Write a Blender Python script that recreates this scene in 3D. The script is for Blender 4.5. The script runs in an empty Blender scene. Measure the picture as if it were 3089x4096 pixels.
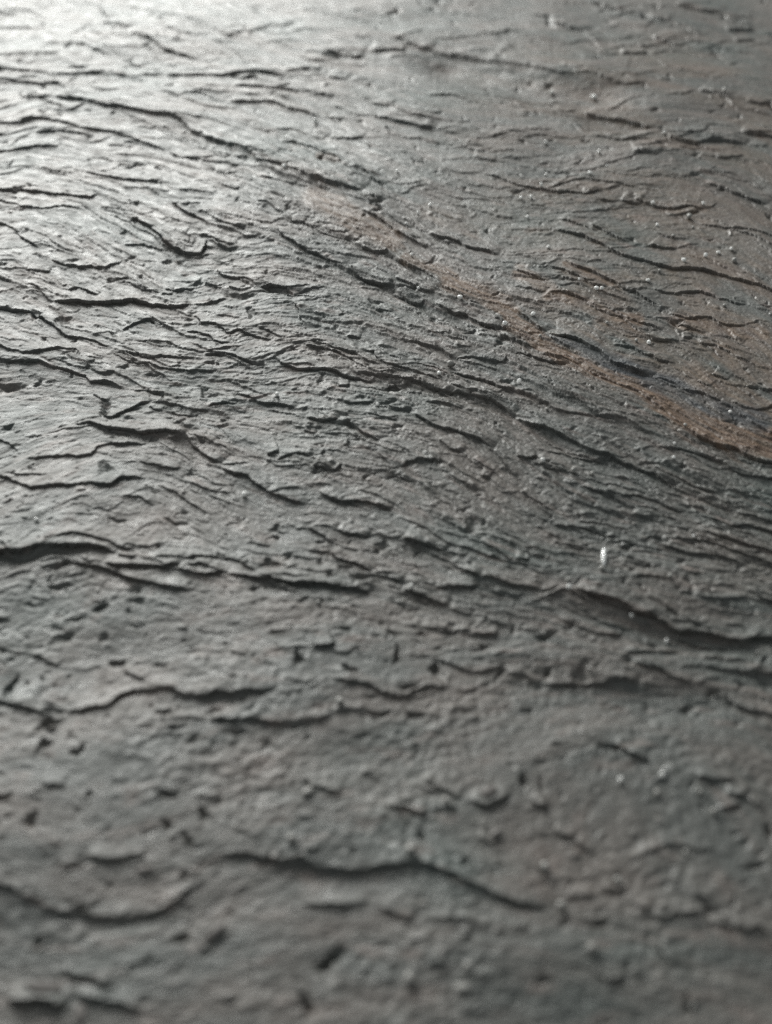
import bpy, math
import numpy as np

# ----------------------------------------------------------------------------
# camera, world, lamp, exposure
# ----------------------------------------------------------------------------
scene = bpy.context.scene
CAM_H = 0.10                      # metres above the slab
PITCH = math.radians(45.0)        # below the horizon
VFOV = math.radians(56.0)
ASPECT = 3089 / 4096
DW, DH = 1668.0, 2212.0           # the tracing units: width and height of the photo

cam_d = bpy.data.cameras.new('camera')
cam = bpy.data.objects.new('camera', cam_d)
scene.collection.objects.link(cam)
cam.location = (0, 0, CAM_H)
cam.rotation_euler = (math.pi / 2 - PITCH, 0, 0)
cam_d.sensor_fit = 'VERTICAL'
cam_d.sensor_height = 24
cam_d.lens = 12 / math.tan(VFOV / 2)
cam_d.clip_start = 0.005
cam_d.clip_end = 50
FOCUS_Y = 735.0
_a = PITCH - math.atan((0.5 - FOCUS_Y / DH) * 2 * math.tan(VFOV / 2))
_depth = CAM_H / math.sin(_a) * math.cos(PITCH - _a)
cam_d.dof.use_dof = True
cam_d.dof.focus_distance = _depth
APERTURE = 0.0025                 # metres across, a phone's lens
cam_d.dof.aperture_fstop = cam_d.lens / 1000 / APERTURE
scene.camera = cam

world = bpy.data.worlds.new('World')
scene.world = world
world.use_nodes = True
bg = world.node_tree.nodes['Background']
bg.inputs['Color'].default_value = (0.90, 0.97, 0.98, 1)
bg.inputs['Strength'].default_value = 0.24

def area_lamp(name, loc, target, sx, sy, power, col):
    l = bpy.data.lights.new(name, 'AREA')
    l.shape = 'RECTANGLE'; l.size = sx; l.size_y = sy
    l.energy = power; l.color = col
    o = bpy.data.objects.new(name, l)
    scene.collection.objects.link(o)
    o.location = loc
    d = np.array(target, float) - np.array(loc, float)
    from mathutils import Vector
    o.rotation_euler = Vector(d).to_track_quat('-Z', 'Y').to_euler()
    return o
area_lamp('window_light', (-0.55, 1.25, 0.52), (-0.02, 0.15, 0), 1.15, 0.6, 30.0, (0.99, 1.0, 0.965))

vs = scene.view_settings
vs.view_transform = 'Standard'; vs.look = 'None'
vs.exposure = 0.0; vs.gamma = 1.0; vs.use_curve_mapping = False
scene.cycles.use_denoising = False

# ----------------------------------------------------------------------------
# helpers: photo tracing units <-> points on the slab's mean plane
# ----------------------------------------------------------------------------
TV = math.tan(VFOV / 2)
def d2g(p):
    p = np.asarray(p, float).reshape(-1, 2)
    u = (p[:, 0] / DW - 0.5) * 2 * TV * ASPECT
    v = (0.5 - p[:, 1] / DH) * 2 * TV
    dy = math.cos(PITCH) + v * math.sin(PITCH)
    dz = -math.sin(PITCH) + v * math.cos(PITCH)
    t = CAM_H / -dz
    return np.stack([u * t, dy * t], 1)
def g2d(x, y):
    dep = y * math.cos(PITCH) + CAM_H * math.sin(PITCH)
    up = y * math.sin(PITCH) - CAM_H * math.cos(PITCH)
    return (x / dep / (2 * TV * ASPECT) + 0.5) * DW, (0.5 - up / dep / (2 * TV)) * DH
def pxs(y):                       # metres per tracing unit, across, at slab depth y
    return (y * math.cos(PITCH) + CAM_H * math.sin(PITCH)) * 2 * TV / DH
def pxy(y):                       # metres per tracing unit along the slab
    dep = y * math.cos(PITCH) + CAM_H * math.sin(PITCH)
    return dep * dep * 2 * TV / DH / CAM_H

TX = [0, 556.2, 1111.9]; TY = [0, 553, 1106, 1659]
def tr(s):
    """'rc: x,y x,y rc: x,y' in tile pixels -> tracing units"""
    out = []; r = c = 0
    for tok in s.split():
        if tok.endswith(':'):
            r, c = int(tok[0]), int(tok[1])
        else:
            a, b = tok.split(',')
            out.append((TX[c] + float(a) / 3, TY[r] + float(b) / 3))
    return np.array(out)

def _hash(ix, iy, seed):
    h = (ix.astype(np.int64) * 374761393 + iy.astype(np.int64) * 668265263 + seed * 1442695041) & 0xFFFFFFFF
    h = ((h ^ (h >> 13)) * 1274126177) & 0xFFFFFFFF
    return (h ^ (h >> 16)) & 0xFFFF
_ang = np.linspace(0, 2 * np.pi, 65537)[:-1]
_GX = np.cos(_ang).astype(np.float32); _GY = np.sin(_ang).astype(np.float32)
def pn(x, y, seed=0):
    """gradient noise, about -1..1"""
    ca, sa = math.cos(0.5 + seed * 0.73), math.sin(0.5 + seed * 0.73)
    x, y = x * ca - y * sa + seed * 3.17, x * sa + y * ca + seed * 1.31
    xf = np.floor(x); yf = np.floor(y)
    fx = (x - xf).astype(np.float32); fy = (y - yf).astype(np.float32)
    ix = xf.astype(np.int32); iy = yf.astype(np.int32)
    u = fx * fx * fx * (fx * (fx * 6 - 15) + 10); v = fy * fy * fy * (fy * (fy * 6 - 15) + 10)
    def g(a, b):
        h = _hash(ix + a, iy + b, seed)
        return _GX[h] * (fx - a) + _GY[h] * (fy - b)
    n0 = g(0, 0); n0 = n0 + u * (g(1, 0) - n0)
    n1 = g(0, 1); n1 = n1 + u * (g(1, 1) - n1)
    return (n0 + v * (n1 - n0)) * 1.5
def fbm(x, y, seed, octs=3, gain=0.5):
    r = 0; a = 1
    for i in range(octs):
        r = r + a * pn(x * 2 ** i, y * 2 ** i, seed + 17 * i); a *= gain
    return r
def sstep(a, b, x):
    t = np.clip((x - a) / (b - a), 0, 1)
    return t * t * (3 - 2 * t)

# ----------------------------------------------------------------------------
# tracings of the photograph: ledges (dark width, plate depth, course), pits, grains
# ----------------------------------------------------------------------------
LEDGES = '''
3|00: 0,440 200,455 400,480 560,480 700,470
3|00: 0,515 150,525 400,540
4|00: 1070,480 1200,490 1320,485 1440,485 1560,470 01: 0,462 100,470 200,490
4|00: 1500,565 1668,568 01: 100,578 300,605
2.5|00: 1000,590 1100,600 1180,640 1350,685 1550,690
4|00: 1470,655 1560,655 1668,660 01: 100,665 200,710 300,730 420,770
2|00: 1210,570 1350,595 1450,610
6,90|00: 340,625 500,650 650,690 800,710 1000,735 1100,745 1180,785 1250,840 1350,890 1450,925 1580,970 1640,1020 01: 0,1062 150,1090 380,1180 500,1215 600,1235 680,1255
3|00: 120,630 340,630
4|00: 0,810 130,805 200,785 310,785 430,810 520,840 700,855 820,880 930,920 1020,945 1080,970
3|00: 1080,970 1150,1010 1250,1020 1400,1050 1550,1080
4|00: 0,980 100,970 250,945 400,935
3|00: 230,855 420,860 560,880
4|00: 540,1100 650,1120 800,1150 980,1170 1060,1170
2.5|00: 250,1080 360,1110 480,1120
5,60|00: 0,1240 120,1245 300,1265 480,1275 580,1280 650,1250
3|00: 0,1295 70,1310 140,1340 280,1360 420,1345 560,1370
2.5|00: 800,1325 850,1365 920,1385 1000,1365
8,60|00: 820,1430 890,1415 950,1450 1000,1500 1080,1570 1150,1610 1240,1640 1310,1640 1340,1560
4|00: 0,1460 90,1485 140,1540 170,1580 230,1600 260,1640
5|00: 1110,1305 1150,1360 1240,1395 1310,1430 1360,1480
3|00: 1350,1405 1410,1445 1520,1480 1620,1520
4|00: 1280,1525 1350,1545 1430,1580 1530,1600
2.5|00: 1200,1015 1280,1020 1400,1010
2|00: 780,10 900,45 1100,85 1330,150 1450,220 1600,260
3|00: 640,20 660,60 690,100
3|00: 650,140 760,160 820,190
4|00: 820,230 930,245 1000,290 1080,340 1170,360 1280,385
2.5|00: 0,160 200,165 330,175
2.5|00: 260,270 400,290 520,300 600,330 700,375
2|00: 540,240 580,290
2|00: 580,190 650,220 720,250
3|00: 830,410 900,435
2|00: 0,365 200,355 400,365
2|00: 0,75 100,85
2.5|00: 1150,1225 1300,1250 1400,1270
2.5|00: 1400,1190 1470,1225 1560,1245
3|00: 1380,1000 1480,1015
2|00: 1480,300 1550,350 1600,410
2|00: 700,930 800,935
2|00: 650,1330 780,1345
3|00: 800,1580 830,1590 920,1575 1000,1590 1080,1610
3.5|01: 420,325 520,345 600,355 690,360
3.5|01: 740,320 850,320 960,325
2.6,110|01: 1000,300 1120,315 1250,345 1400,370 1668,420 02: 200,460 300,490 480,490 600,530 720,555 860,545
3|01: 870,235 960,265 1050,300 1150,310
2.5|01: 240,340 320,390 480,405
3|01: 430,495 560,525
2|01: 170,455 420,455
3|01: 740,685 840,710
3|01: 820,660 900,720 1000,770 1120,795
5|01: 760,760 870,795 960,815 1070,845 1160,850
2|01: 1000,735 1100,750 1200,750
4|01: 150,925 230,920 310,955 420,990 480,1010 550,1050
3|01: 480,900 560,900 640,915 680,920
2|01: 340,880 430,905
3.5|01: 620,1095 700,1130 760,1195 830,1220
4|01: 680,1255 720,1300 800,1360 860,1400 930,1450 1000,1480
5|01: 670,1370 760,1400 820,1440 880,1490 960,1530 1060,1590 1130,1610
6|01: 1100,1510 1200,1550 1300,1570 1360,1605 1480,1625 1560,1650
4|01: 0,1330 60,1340 120,1390 170,1415
4|01: 220,1450 300,1465
3.5|01: 340,1470 420,1530 500,1550 600,1575
3|01: 420,1490 500,1520 600,1530
6|01: 130,1500 180,1560 260,1600 340,1640 400,1655 11: 450,30 560,65
5|01: 620,1590 680,1620 760,1645 850,1650
2|01: 280,1510 330,1550 380,1610
3|01: 1300,925 1380,975 1440,1000
3|01: 1400,1040 1550,1050
4|01: 1460,1130 1560,1160 1668,1200 02: 120,1225 200,1240 280,1255 350,1240 460,1250 520,1225 580,1215
2|01: 1080,1340 1150,1375 1240,1400 1330,1420
2|01: 1300,1330 1450,1370 1668,1420
3|01: 0,1145 120,1170 240,1200
2|01: 380,1360 440,1410
4|02: 1180,590 1290,615 1400,640
4|02: 1480,660 1560,670 1668,685
5|02: 420,705 550,745 700,770 800,790 900,830
6|02: 960,870 1000,895 1080,920 1170,935 1230,905 1330,895 1450,910 1520,920
7|02: 1460,850 1560,865 1668,880
3|02: 480,870 600,890 720,915 850,910 940,935
5|02: 770,1000 850,1000 930,1020
3|02: 1310,1025 1420,1020 1490,995
2.5|02: 1150,1095 1300,1125 1440,1165 1550,1160
6|02: 1230,1185 1340,1210 1430,1250 1520,1280 1630,1315
3|02: 230,1215 350,1170 460,1155 560,1165 680,1180 800,1210
5|02: 690,1285 750,1295 820,1310
4|02: 770,1280 880,1305 1000,1330 1120,1330 1220,1340
4|02: 1000,1370 1100,1365 1200,1360
3|02: 270,1420 380,1450 480,1475 520,1500
5|02: 470,1450 560,1495 640,1530 720,1570
6,60|02: 250,1480 340,1500 430,1525 500,1555 580,1590 650,1640 12: 760,20 880,40 1000,70 1150,75 1250,85 1350,110 1450,140 1560,170 1668,210
5|02: 870,1575 940,1595 1050,1600
3|02: 1180,1430 1330,1460 1500,1480 1668,1520
3|02: 1380,1470 1520,1510 1668,1580
2|02: 900,1490 1050,1530 1150,1540
4|02: 240,145 320,165 430,200
4|02: 480,10 600,50 680,75
4|02: 880,235 960,265 1070,305
4|02: 1030,45 1200,75 1360,95
4|02: 690,345 860,350
3|02: 850,130 1000,150
4|02: 1370,190 1560,190
3|02: 1430,265 1560,260
4|10: 320,40 420,60 530,75 600,65 680,75 800,30
3|10: 180,100 330,115
9,55|10: 330,290 500,295 560,300 700,290 860,272 940,300 1040,320 1150,325 1240,310
5|10: 0,345 100,355 200,365 260,395 370,445 400,480 430,510 530,530 620,540 680,575 715,600
4|10: 715,600 760,635 850,675 950,690 1040,710 1150,730 1300,745 1430,745
4|10: 0,580 70,600 140,625 250,615 330,600 430,595 500,600 540,640
5,55|10: 0,655 60,670 180,662 280,675 400,710 470,735 530,760 580,795 680,795 740,810 800,850
4|10: 860,860 930,850 1000,870 1080,875
3|10: 590,870 700,915
6|10: 660,1020 720,1035 780,1000 850,965 930,935 980,925
4|10: 980,930 1050,935 1150,970 1250,985 1350,985
8,55|10: 480,1100 600,1085 650,1110 760,1130 860,1140 980,1140 1060,1125 1150,1140 1210,1155
7|10: 1210,1155 1250,1220 1330,1270 1420,1330
7|10: 1420,1370 1500,1390 1600,1410 1668,1470 11: 80,1515 170,1560 300,1600
5,60|10: 150,1310 250,1300 390,1290 500,1300 590,1295 640,1250 750,1230 880,1225 960,1215
3|10: 960,1200 1010,1140
6,60|10: 0,1400 60,1440 130,1480 200,1510 340,1500 480,1500 600,1490 720,1500 780,1465 860,1450 950,1450
4|10: 890,1345 1000,1360 1050,1370 1180,1370
3|10: 1030,1190 1090,1245 1180,1280 1250,1320
2.5|10: 1230,1460 1380,1510 1500,1520
4|10: 790,465 830,440 910,405 980,400 1010,440
2|10: 740,410 790,440
4|10: 440,225 500,215 570,235 640,240
3|10: 810,165 880,200 930,220 1040,235
3|10: 1040,240 1120,240
3|10: 1060,205 1150,215 1260,205
3|10: 1330,170 1440,205
3|10: 740,150 830,140
3|10: 1480,195 1560,215
5|10: 1255,370 1300,420 1400,440 1450,470 1480,505 1540,485 1668,535 11: 100,550
4|10: 1200,480 1300,495 1360,520 1400,560 1490,580
4|10: 800,605 860,625 910,625 950,660 1050,650 1150,660 1280,660
5|10: 1320,640 1450,640 1520,660 1600,690 1668,710
4|10: 1350,960 1440,940 1530,940
5|10: 1500,890 1540,880 1620,895 1668,930 11: 90,950 160,965 240,990
2.5|10: 1390,1085 1450,1130 1490,1170 1500,1210
3|10: 1310,1180 1370,1210
5|10: 1400,80 1450,120 1560,140 1620,150 1668,200
2.5|10: 0,155 60,170 120,200
2|10: 150,235 260,240 330,280
2|10: 300,320 370,350
3|10: 960,960 1040,1000
3|10: 1100,1000 1180,1030 1250,1025
2.5|10: 1380,380 1500,400 1560,405
4|10: 0,1190 60,1220 110,1260
8,50|11: 600,60 650,110 700,145 790,170 880,190
4|11: 870,15 950,60 1010,95 1080,115 1150,150 1210,205 1290,240 1380,290 1440,320
5|11: 880,135 960,170 1050,205 1140,235
5|11: 880,225 950,250 1010,285 1060,295 1080,275
3|11: 1040,330 1060,390 1110,440
7,55|11: 1150,285 1220,335 1290,365 1360,375 1430,415 1500,445 1560,470
4|11: 1560,500 1600,540 1668,565
7|11: 10,215 70,195 130,200 200,215 240,265
4|11: 230,310 260,350 280,410 310,470
3.5|11: 0,475 80,490 130,515 160,540
5|11: 950,540 1020,555 1100,575 1180,600 1230,625 1290,665
4|11: 1290,670 1350,660 1450,670 1530,690 1600,700 1620,660
5.5|11: 1250,735 1330,760 1420,785 1500,805 1560,840 1668,870
5|11: 290,575 340,600 430,605 520,625 600,660 640,700 700,745
4|11: 700,745 800,765 900,755
4|11: 340,550 420,580 520,610 650,630 680,670 730,700 800,710
5|11: 680,600 760,620 790,670 830,700 900,725 1000,750 1100,775 1200,800
6|11: 630,770 720,770 830,785 950,800 1060,820 1120,850 1200,865 1300,880 1400,895 1500,920 1560,950 1668,1025
6|11: 100,660 170,710 260,735 380,740 480,740 560,780 650,800 760,810
4|11: 1250,830 1350,860 1480,890 1600,930
6|11: 830,870 860,845 900,840 930,860
4|11: 970,880 1060,890
5|11: 530,850 600,850
4|11: 560,960 600,975 680,965 760,970
3|11: 700,1040 800,1065 900,1090
7,60|11: 980,1030 1060,1070 1150,1115 1200,1135 1300,1155 1380,1180 1450,1205 1520,1245
5|11: 1520,1260 1580,1320 1620,1390 1650,1430
3.5|11: 1090,960 1180,960 1260,980 1330,1000
6|11: 310,1055 400,1075 530,1070
7|11: 530,1105 600,1095 650,1130 690,1175 740,1190 800,1220
5|11: 290,1130 380,1150
4|11: 770,1280 820,1330 850,1380 880,1440 950,1470 1020,1480
5|11: 120,1330 200,1300 280,1290 350,1300
5|11: 60,1290 140,1280
7|11: 360,1370 430,1380 480,1400 550,1370
6|11: 940,1390 970,1350 1040,1340 1100,1345 1200,1350
6|11: 400,1520 480,1560 560,1585 650,1580 720,1590 800,1620 870,1650
5|11: 1170,1210 1240,1265 1330,1290
3.5|11: 1390,1320 1460,1370 1560,1420
6|11: 1440,1430 1510,1450
3|11: 1230,1430 1350,1490 1400,1530
2.5|11: 1390,1010 1500,1060 1600,1120
3.5|11: 580,520 660,535
3|11: 860,630 940,670
3|11: 520,385 560,375
3|11: 760,340 800,350 880,350
2.5|11: 1110,500 1250,505
2.5|11: 1280,595 1380,605
4|11: 970,700 1050,705 1150,720 1250,760
5|12: 310,25 400,75 500,105 580,145 650,170 690,210 780,230 840,270 930,310 960,330
4|12: 170,40 250,85 320,105 430,150 500,195 600,210
4.5|12: 0,85 80,120 150,155 200,180
3|12: 0,205 90,215 190,250
4.5|12: 210,245 330,255 390,280 460,305
2|12: 130,305 240,310
4|12: 460,310 530,350 600,380 690,410 740,440 780,480 850,515
4|12: 850,515 900,545 1060,550
6,40|12: 0,330 40,370 100,420 160,460 200,490
7,60|12: 200,490 260,510 330,510 400,535 480,580 560,630 620,680 720,715 830,755 890,780
4|12: 890,780 1000,800 1100,860 1200,900 1350,950 1430,1000 1520,1060 1600,1110 1668,1150
4|12: 0,560 60,590 120,610
6|12: 0,650 100,660 200,690 340,715
3|12: 170,640 250,670 340,690 430,715
4|12: 430,715 550,790 700,850 800,890 870,930 940,980 1000,1035 1060,1080 1110,1120
8,50|12: 1110,1120 1200,1175 1300,1215 1400,1240 1470,1260 1530,1310 1600,1340 1668,1355
5|12: 0,860 60,890 130,935 210,970 270,1010 340,1030 450,1050 520,1065
3.5|12: 130,790 200,820 250,880 290,930 380,945 450,1000 520,1045 620,1065 720,1090 820,1150 920,1180
8,60|12: 0,1030 80,1065 180,1100 280,1140 360,1175 430,1215 520,1260 620,1300 720,1345 800,1370 900,1400 1000,1470 1080,1510 1160,1560
4|12: 200,1260 300,1265 400,1285 480,1305 600,1320
5|12: 0,1290 80,1300 150,1290
4|12: 100,1340 180,1355 280,1395 340,1400
5|12: 440,1490 540,1520 620,1550 680,1590 760,1640
4.5|12: 560,1520 700,1560 780,1545 860,1560 980,1600 1100,1650
4|12: 30,1520 110,1560 190,1605 250,1650
3|12: 800,1350 900,1340 1000,1380
4|12: 880,1360 960,1400 1100,1460 1200,1500 1350,1540
5|12: 900,1250 1000,1260 1150,1290 1300,1330 1400,1390 1500,1420 1668,1450
4|12: 640,590 760,605 850,645 920,680 1040,710
4|12: 880,215 960,235 1060,235 1200,230 1300,260 1400,300 1500,320
4|12: 990,370 1120,390 1280,390 1340,430 1500,440
3|12: 950,400 1060,430 1150,460 1240,490
4|12: 1190,555 1290,570 1360,600 1420,640 1530,690
2|12: 1270,510 1400,520 1470,545
4|12: 1280,760 1380,800
4|12: 1480,835 1560,850 1668,870
3|12: 1180,820 1260,855
3|12: 1370,930 1460,970 1550,1000 1668,975
2|12: 690,330 800,355
3|12: 700,410 780,435 900,460 960,480
2.5|12: 520,235 640,260 760,300
2|12: 440,390 540,440
6|12: 1090,520 1150,525
3|12: 1040,1150 1130,1200 1200,1230
3|12: 1350,1560 1500,1650
3|12: 1500,1500 1600,1570 1668,1620
9,60|20: 0,280 60,275 120,270 200,250 260,235 350,240 450,235 540,232 630,225 700,250 760,290
4|20: 355,215 380,185 450,170 560,165 640,180 720,195 780,235 880,245
6|20: 440,345 550,345 640,370 740,390 820,425 930,440 1050,475 1180,495 1230,530
7|20: 680,355 790,345 900,345 1000,345 1130,340 1180,350
5|20: 1150,370 1250,400 1350,405 1450,390
4|20: 1180,310 1260,290 1380,290 1480,300 1560,320 1600,360 1668,400
8,80|20: 1480,400 1560,415 1668,428 21: 80,435 160,460 260,475 400,470 550,485 680,495 750,510
4|20: 0,690 50,680
4|20: 180,910 260,930 320,970 370,1000
5|20: 800,1020 870,1060 920,1085
3|20: 1490,905 1600,930
6.5,110|20: 400,1280 500,1290 620,1255 700,1250 780,1190 840,1160 950,1145 1100,1145 1200,1180 1320,1190 1420,1165 1500,1175 1600,1160 1668,1170 21: 60,1160 150,1150
6|20: 0,1210 100,1230 200,1280 300,1310 400,1290
6|20: 1370,1360 1450,1345 1530,1370
6|20: 1570,1345 1668,1360 21: 100,1365 200,1385 280,1400 400,1370 490,1320
6|21: 470,250 560,310 650,320 740,375
4|21: 330,80 400,120 490,190
5|21: 510,100 600,130 730,135
7|21: 940,170 1050,210 1150,240 1230,270
5|21: 1230,330 1330,390 1430,440
5|21: 1430,440 1550,460 1668,485 22: 100,500 160,515
6|21: 1150,480 1300,485 1430,490
4|21: 740,400 840,400 940,430
7|21: 940,490 1050,520 1150,560 1240,580
5,90|21: 470,1100 600,1105 720,1125 800,1165 900,1190 960,1190 1050,1140 1110,1120 1260,1140
4|21: 1180,945 1250,980 1350,1020 1450,1020 1560,990 1620,970
4|21: 1070,740 1200,755 1300,765
5|21: 1400,760 1560,770
6|21: 380,880 430,885 490,870
4|21: 1440,200 1560,270 1668,330
4|21: 1240,600 1380,650
10,110|22: 360,515 500,550 620,580 720,620 780,660 880,680 970,720 1040,765 1130,770 1250,785 1370,815 1480,835 1560,815 1668,810
3|22: 400,590 480,660 560,710 660,735 760,750
4|22: 280,680 400,730 500,780 600,800 700,790
5|22: 730,910 850,905 950,905 1060,895
5|22: 780,985 850,1005 950,1030 1050,1080 1140,1110
6|22: 180,1090 300,1095 450,1100 560,1105 640,1075 740,1085 820,1110
5|22: 1200,1000 1320,1020 1480,1045 1668,1050
3|22: 1210,950 1350,955 1500,980
5|22: 1370,1205 1480,1260 1600,1290 1668,1310
4|22: 760,5 830,25 880,45
4|22: 250,80 380,90 480,110 580,145 690,165
3|22: 430,45 560,80
5|22: 920,195 1020,235 1130,265 1270,290 1400,310 1500,360
5|22: 950,150 1100,180 1250,200 1400,260 1500,295 1600,330 1668,370
5|22: 1180,110 1300,150 1400,190 1530,240 1668,270
5|22: 1200,10 1320,50 1400,80 1500,80 1580,95 1668,130
5|22: 1440,0 1560,30 1668,80
5|22: 1490,510 1560,560 1668,620
6|22: 640,1490 740,1550 850,1600
2.5|22: 240,200 360,225 430,260
2.5|22: 680,350 780,390
3|22: 760,460 800,425 880,440 990,470
2.5|22: 1040,385 1190,400
3|22: 1000,710 1120,710
4|22: 1040,795 1200,860 1400,880
5|22: 0,310 90,315
6,120|30: 0,790 110,795 150,840 250,870 330,930 400,955 500,945 600,970 800,980 950,955 1060,920 1150,850 1210,790 1280,750 1370,735
6|30: 570,580 650,590 760,600 850,580 950,570
4|30: 400,660 500,640 570,620
5|30: 280,135 430,145
3|30: 1140,670 1200,660 1290,685
7.5,150|30: 1400,600 1480,565 1600,560 1668,560 31: 160,585 290,555 400,625 520,640 640,655 760,635 900,620 1060,630 1180,660 1300,700 1430,750 1520,805 1668,860 32: 60,870 160,890 240,915
9,50|30: 420,1310 540,1330 640,1370 720,1420
15,60|30: 60,1490 150,1500 260,1500 350,1510 430,1560
9,60|30: 480,1480 620,1500 780,1540 900,1590
4|30: 340,480 370,530
4|30: 1290,190 1420,185
3|30: 1500,380 1600,420 1668,470
5|31: 270,885 400,870 550,865 720,855
5|31: 780,900 880,930 1020,975
4|31: 1090,990 1200,1000 1320,985 1420,1020 1500,1035
5|31: 340,100 450,125 540,160
4|31: 660,40 740,45 790,90
5|31: 1080,90 1180,120 1260,170 1320,200
5|31: 820,260 950,280 1050,295 1120,300
4|31: 1130,275 1280,260
6|31: 1390,210 1480,235 1560,200 1640,170
5|31: 1420,440 1500,490 1590,470
5|31: 1110,1270 1240,1270
6|32: 110,210 200,240
6|32: 260,400 390,430
4|32: 400,460 500,520
6|32: 1180,70 1300,80 1420,85
6|32: 1370,170 1500,195
4|32: 1500,220 1610,300
5|32: 1310,270 1450,255
3|32: 740,620 830,550 950,505 1080,505 1200,540 1300,530
4|32: 330,815 430,820 530,810
7|32: 600,790 680,800
5|32: 760,880 850,900 930,970 1050,960 1200,950
6|32: 1280,1010 1400,1030 1500,1045 1580,1030 1668,1110
5|32: 880,1140 960,1200 1050,1290
5|32: 500,1310 600,1355 720,1340
8|32: 1110,1510 1160,1560
'''
# x, y, half width, half height in tile pixels
PITS = '''
10: 45,820,110,35 590,700,35,28 805,705,28,20 700,1410,70,32 1235,1400,35,22 680,990,50,40 410,410,40,35 1290,170,45,22 1580,265,60,30 1225,1120,50,25 1340,890,50,30 200,1160,25,13 10,90,35,22 720,155,35,18 1640,390,40,25
11: 120,235,100,32 430,400,20,13 520,470,35,13 870,865,45,28 990,1035,40,18 590,1115,60,28 480,1390,60,25 600,1235,60,20 830,985,40,22 1480,995,20,14 1255,705,22,15 1580,580,50,25 760,290,35,22 1180,1355,35,20
21: 1390,120,70,36 820,210,50,38 275,970,40,36 610,1035,50,24 1160,1020,40,38 900,950,35,45 795,1310,55,38 1020,1325,50,38 270,1390,60,32 110,110,40,28 80,340,40,40 395,610,25,18 1590,550,20,16 1060,785,30,22 1470,860,30,22 550,360,30,25
20: 60,1120,35,48 420,800,60,26 290,1525,40,36 500,1575,40,36 1070,1310,45,32 1150,70,60,22 770,70,50,18 350,380,70,32 390,490,50,28 650,620,45,28 750,970,40,34 310,1380,70,40 20,260,40,22
22: 200,800,60,44 745,235,60,22 200,1035,25,26 1065,325,30,20 1380,625,25,14 760,980,35,22 1290,1170,50,30 200,525,50,18 640,1520,50,38
30: 210,380,60,44 1095,395,45,40 15,230,40,38 1090,195,50,34 1180,1120,70,52 930,1290,30,26 235,1150,40,50 1340,310,40,40 1225,485,35,30 520,930,60,34 1330,1225,30,26
31: 450,1280,80,70 1065,470,25,42 330,1550,40,64 1340,620,25,34 970,250,30,18
32: 560,990,60,50 640,790,60,34 1645,450,50,50 1560,660,45,40 1260,930,35,60 200,1410,40,30 1140,1530,45,50 1140,120,30,18 60,100,35,40 190,670,35,18
02: 675,690,22,9 205,1055,25,10 150,1000,22,9 1065,780,20,10 470,915,30,13 960,945,25,10 230,545,30,12
01: 860,850,25,12 670,790,22,10 1500,1495,25,13 1420,1500,20,10 1230,490,20,9
00: 1040,105,25,10 1155,265,25,10 840,1070,40,14 1035,1080,30,12 1470,1140,35,12 1550,1320,30,13
'''
# long lines that follow the grain of the slate, far to near
FLOW = '''
02: 0,-120 700,-80 1668,60
00: 0,20 900,45 1450,220 01: 500,345 1000,300 1400,370 02: 0,425 480,490 1100,580 1668,690
00: 0,440 560,480 1100,480 01: 0,462 500,620 870,795 1160,850 02: 480,870 1000,895 1500,920
00: 200,630 800,710 1180,790 1580,970 01: 150,1085 680,1250 900,1420 1100,1510 1480,1625 12: 320,105 780,230 1300,390 1668,470
00: 0,980 540,1100 1060,1170 01: 60,1340 420,1500 880,1490 11: 950,60 1210,205 1440,320 12: 200,490 700,700 1350,950 1668,1140
00: 0,1240 600,1280 1150,1610 11: 450,30 790,170 1150,290 1550,470 12: 150,640 800,890 1130,1130 1668,1340
01: 878,1455 1032,1590 11: 1330,110 12: 30,260 460,310 740,440 1060,550 1400,640 1668,800
10: 0,345 430,510 950,690 1430,745 11: 300,600 640,700 1000,770 1450,920 12: 0,1030 620,1300 1050,1500 1350,1640
10: 0,655 530,760 1080,875 11: 0,920 600,970 1000,1040 1520,1250 22: 250,80 920,195 1400,310 1668,420
10: 0,1400 600,1090 1200,1160 1420,1340 11: 170,1560 770,1600 21: 980,190 1420,440 22: 360,515 1050,760 1668,830
20: 0,270 600,230 1150,350 21: 200,470 750,510 1240,600 22: 400,730 780,985 1200,1000 1668,1060
20: 0,1320 700,1240 1300,1180 21: 150,1150 900,1190 22: 180,1090 820,1110 1370,1200 1668,1310
30: 0,790 380,950 800,970 1370,735 31: 290,555 900,620 1450,750 32: 160,890 940,970 1668,1110
30: 0,1640 800,1560 31: 500,1500 32: 0,1450 900,1500 1668,1640
30: 0,2300 31: 800,2200 32: 1668,2300
'''
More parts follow.
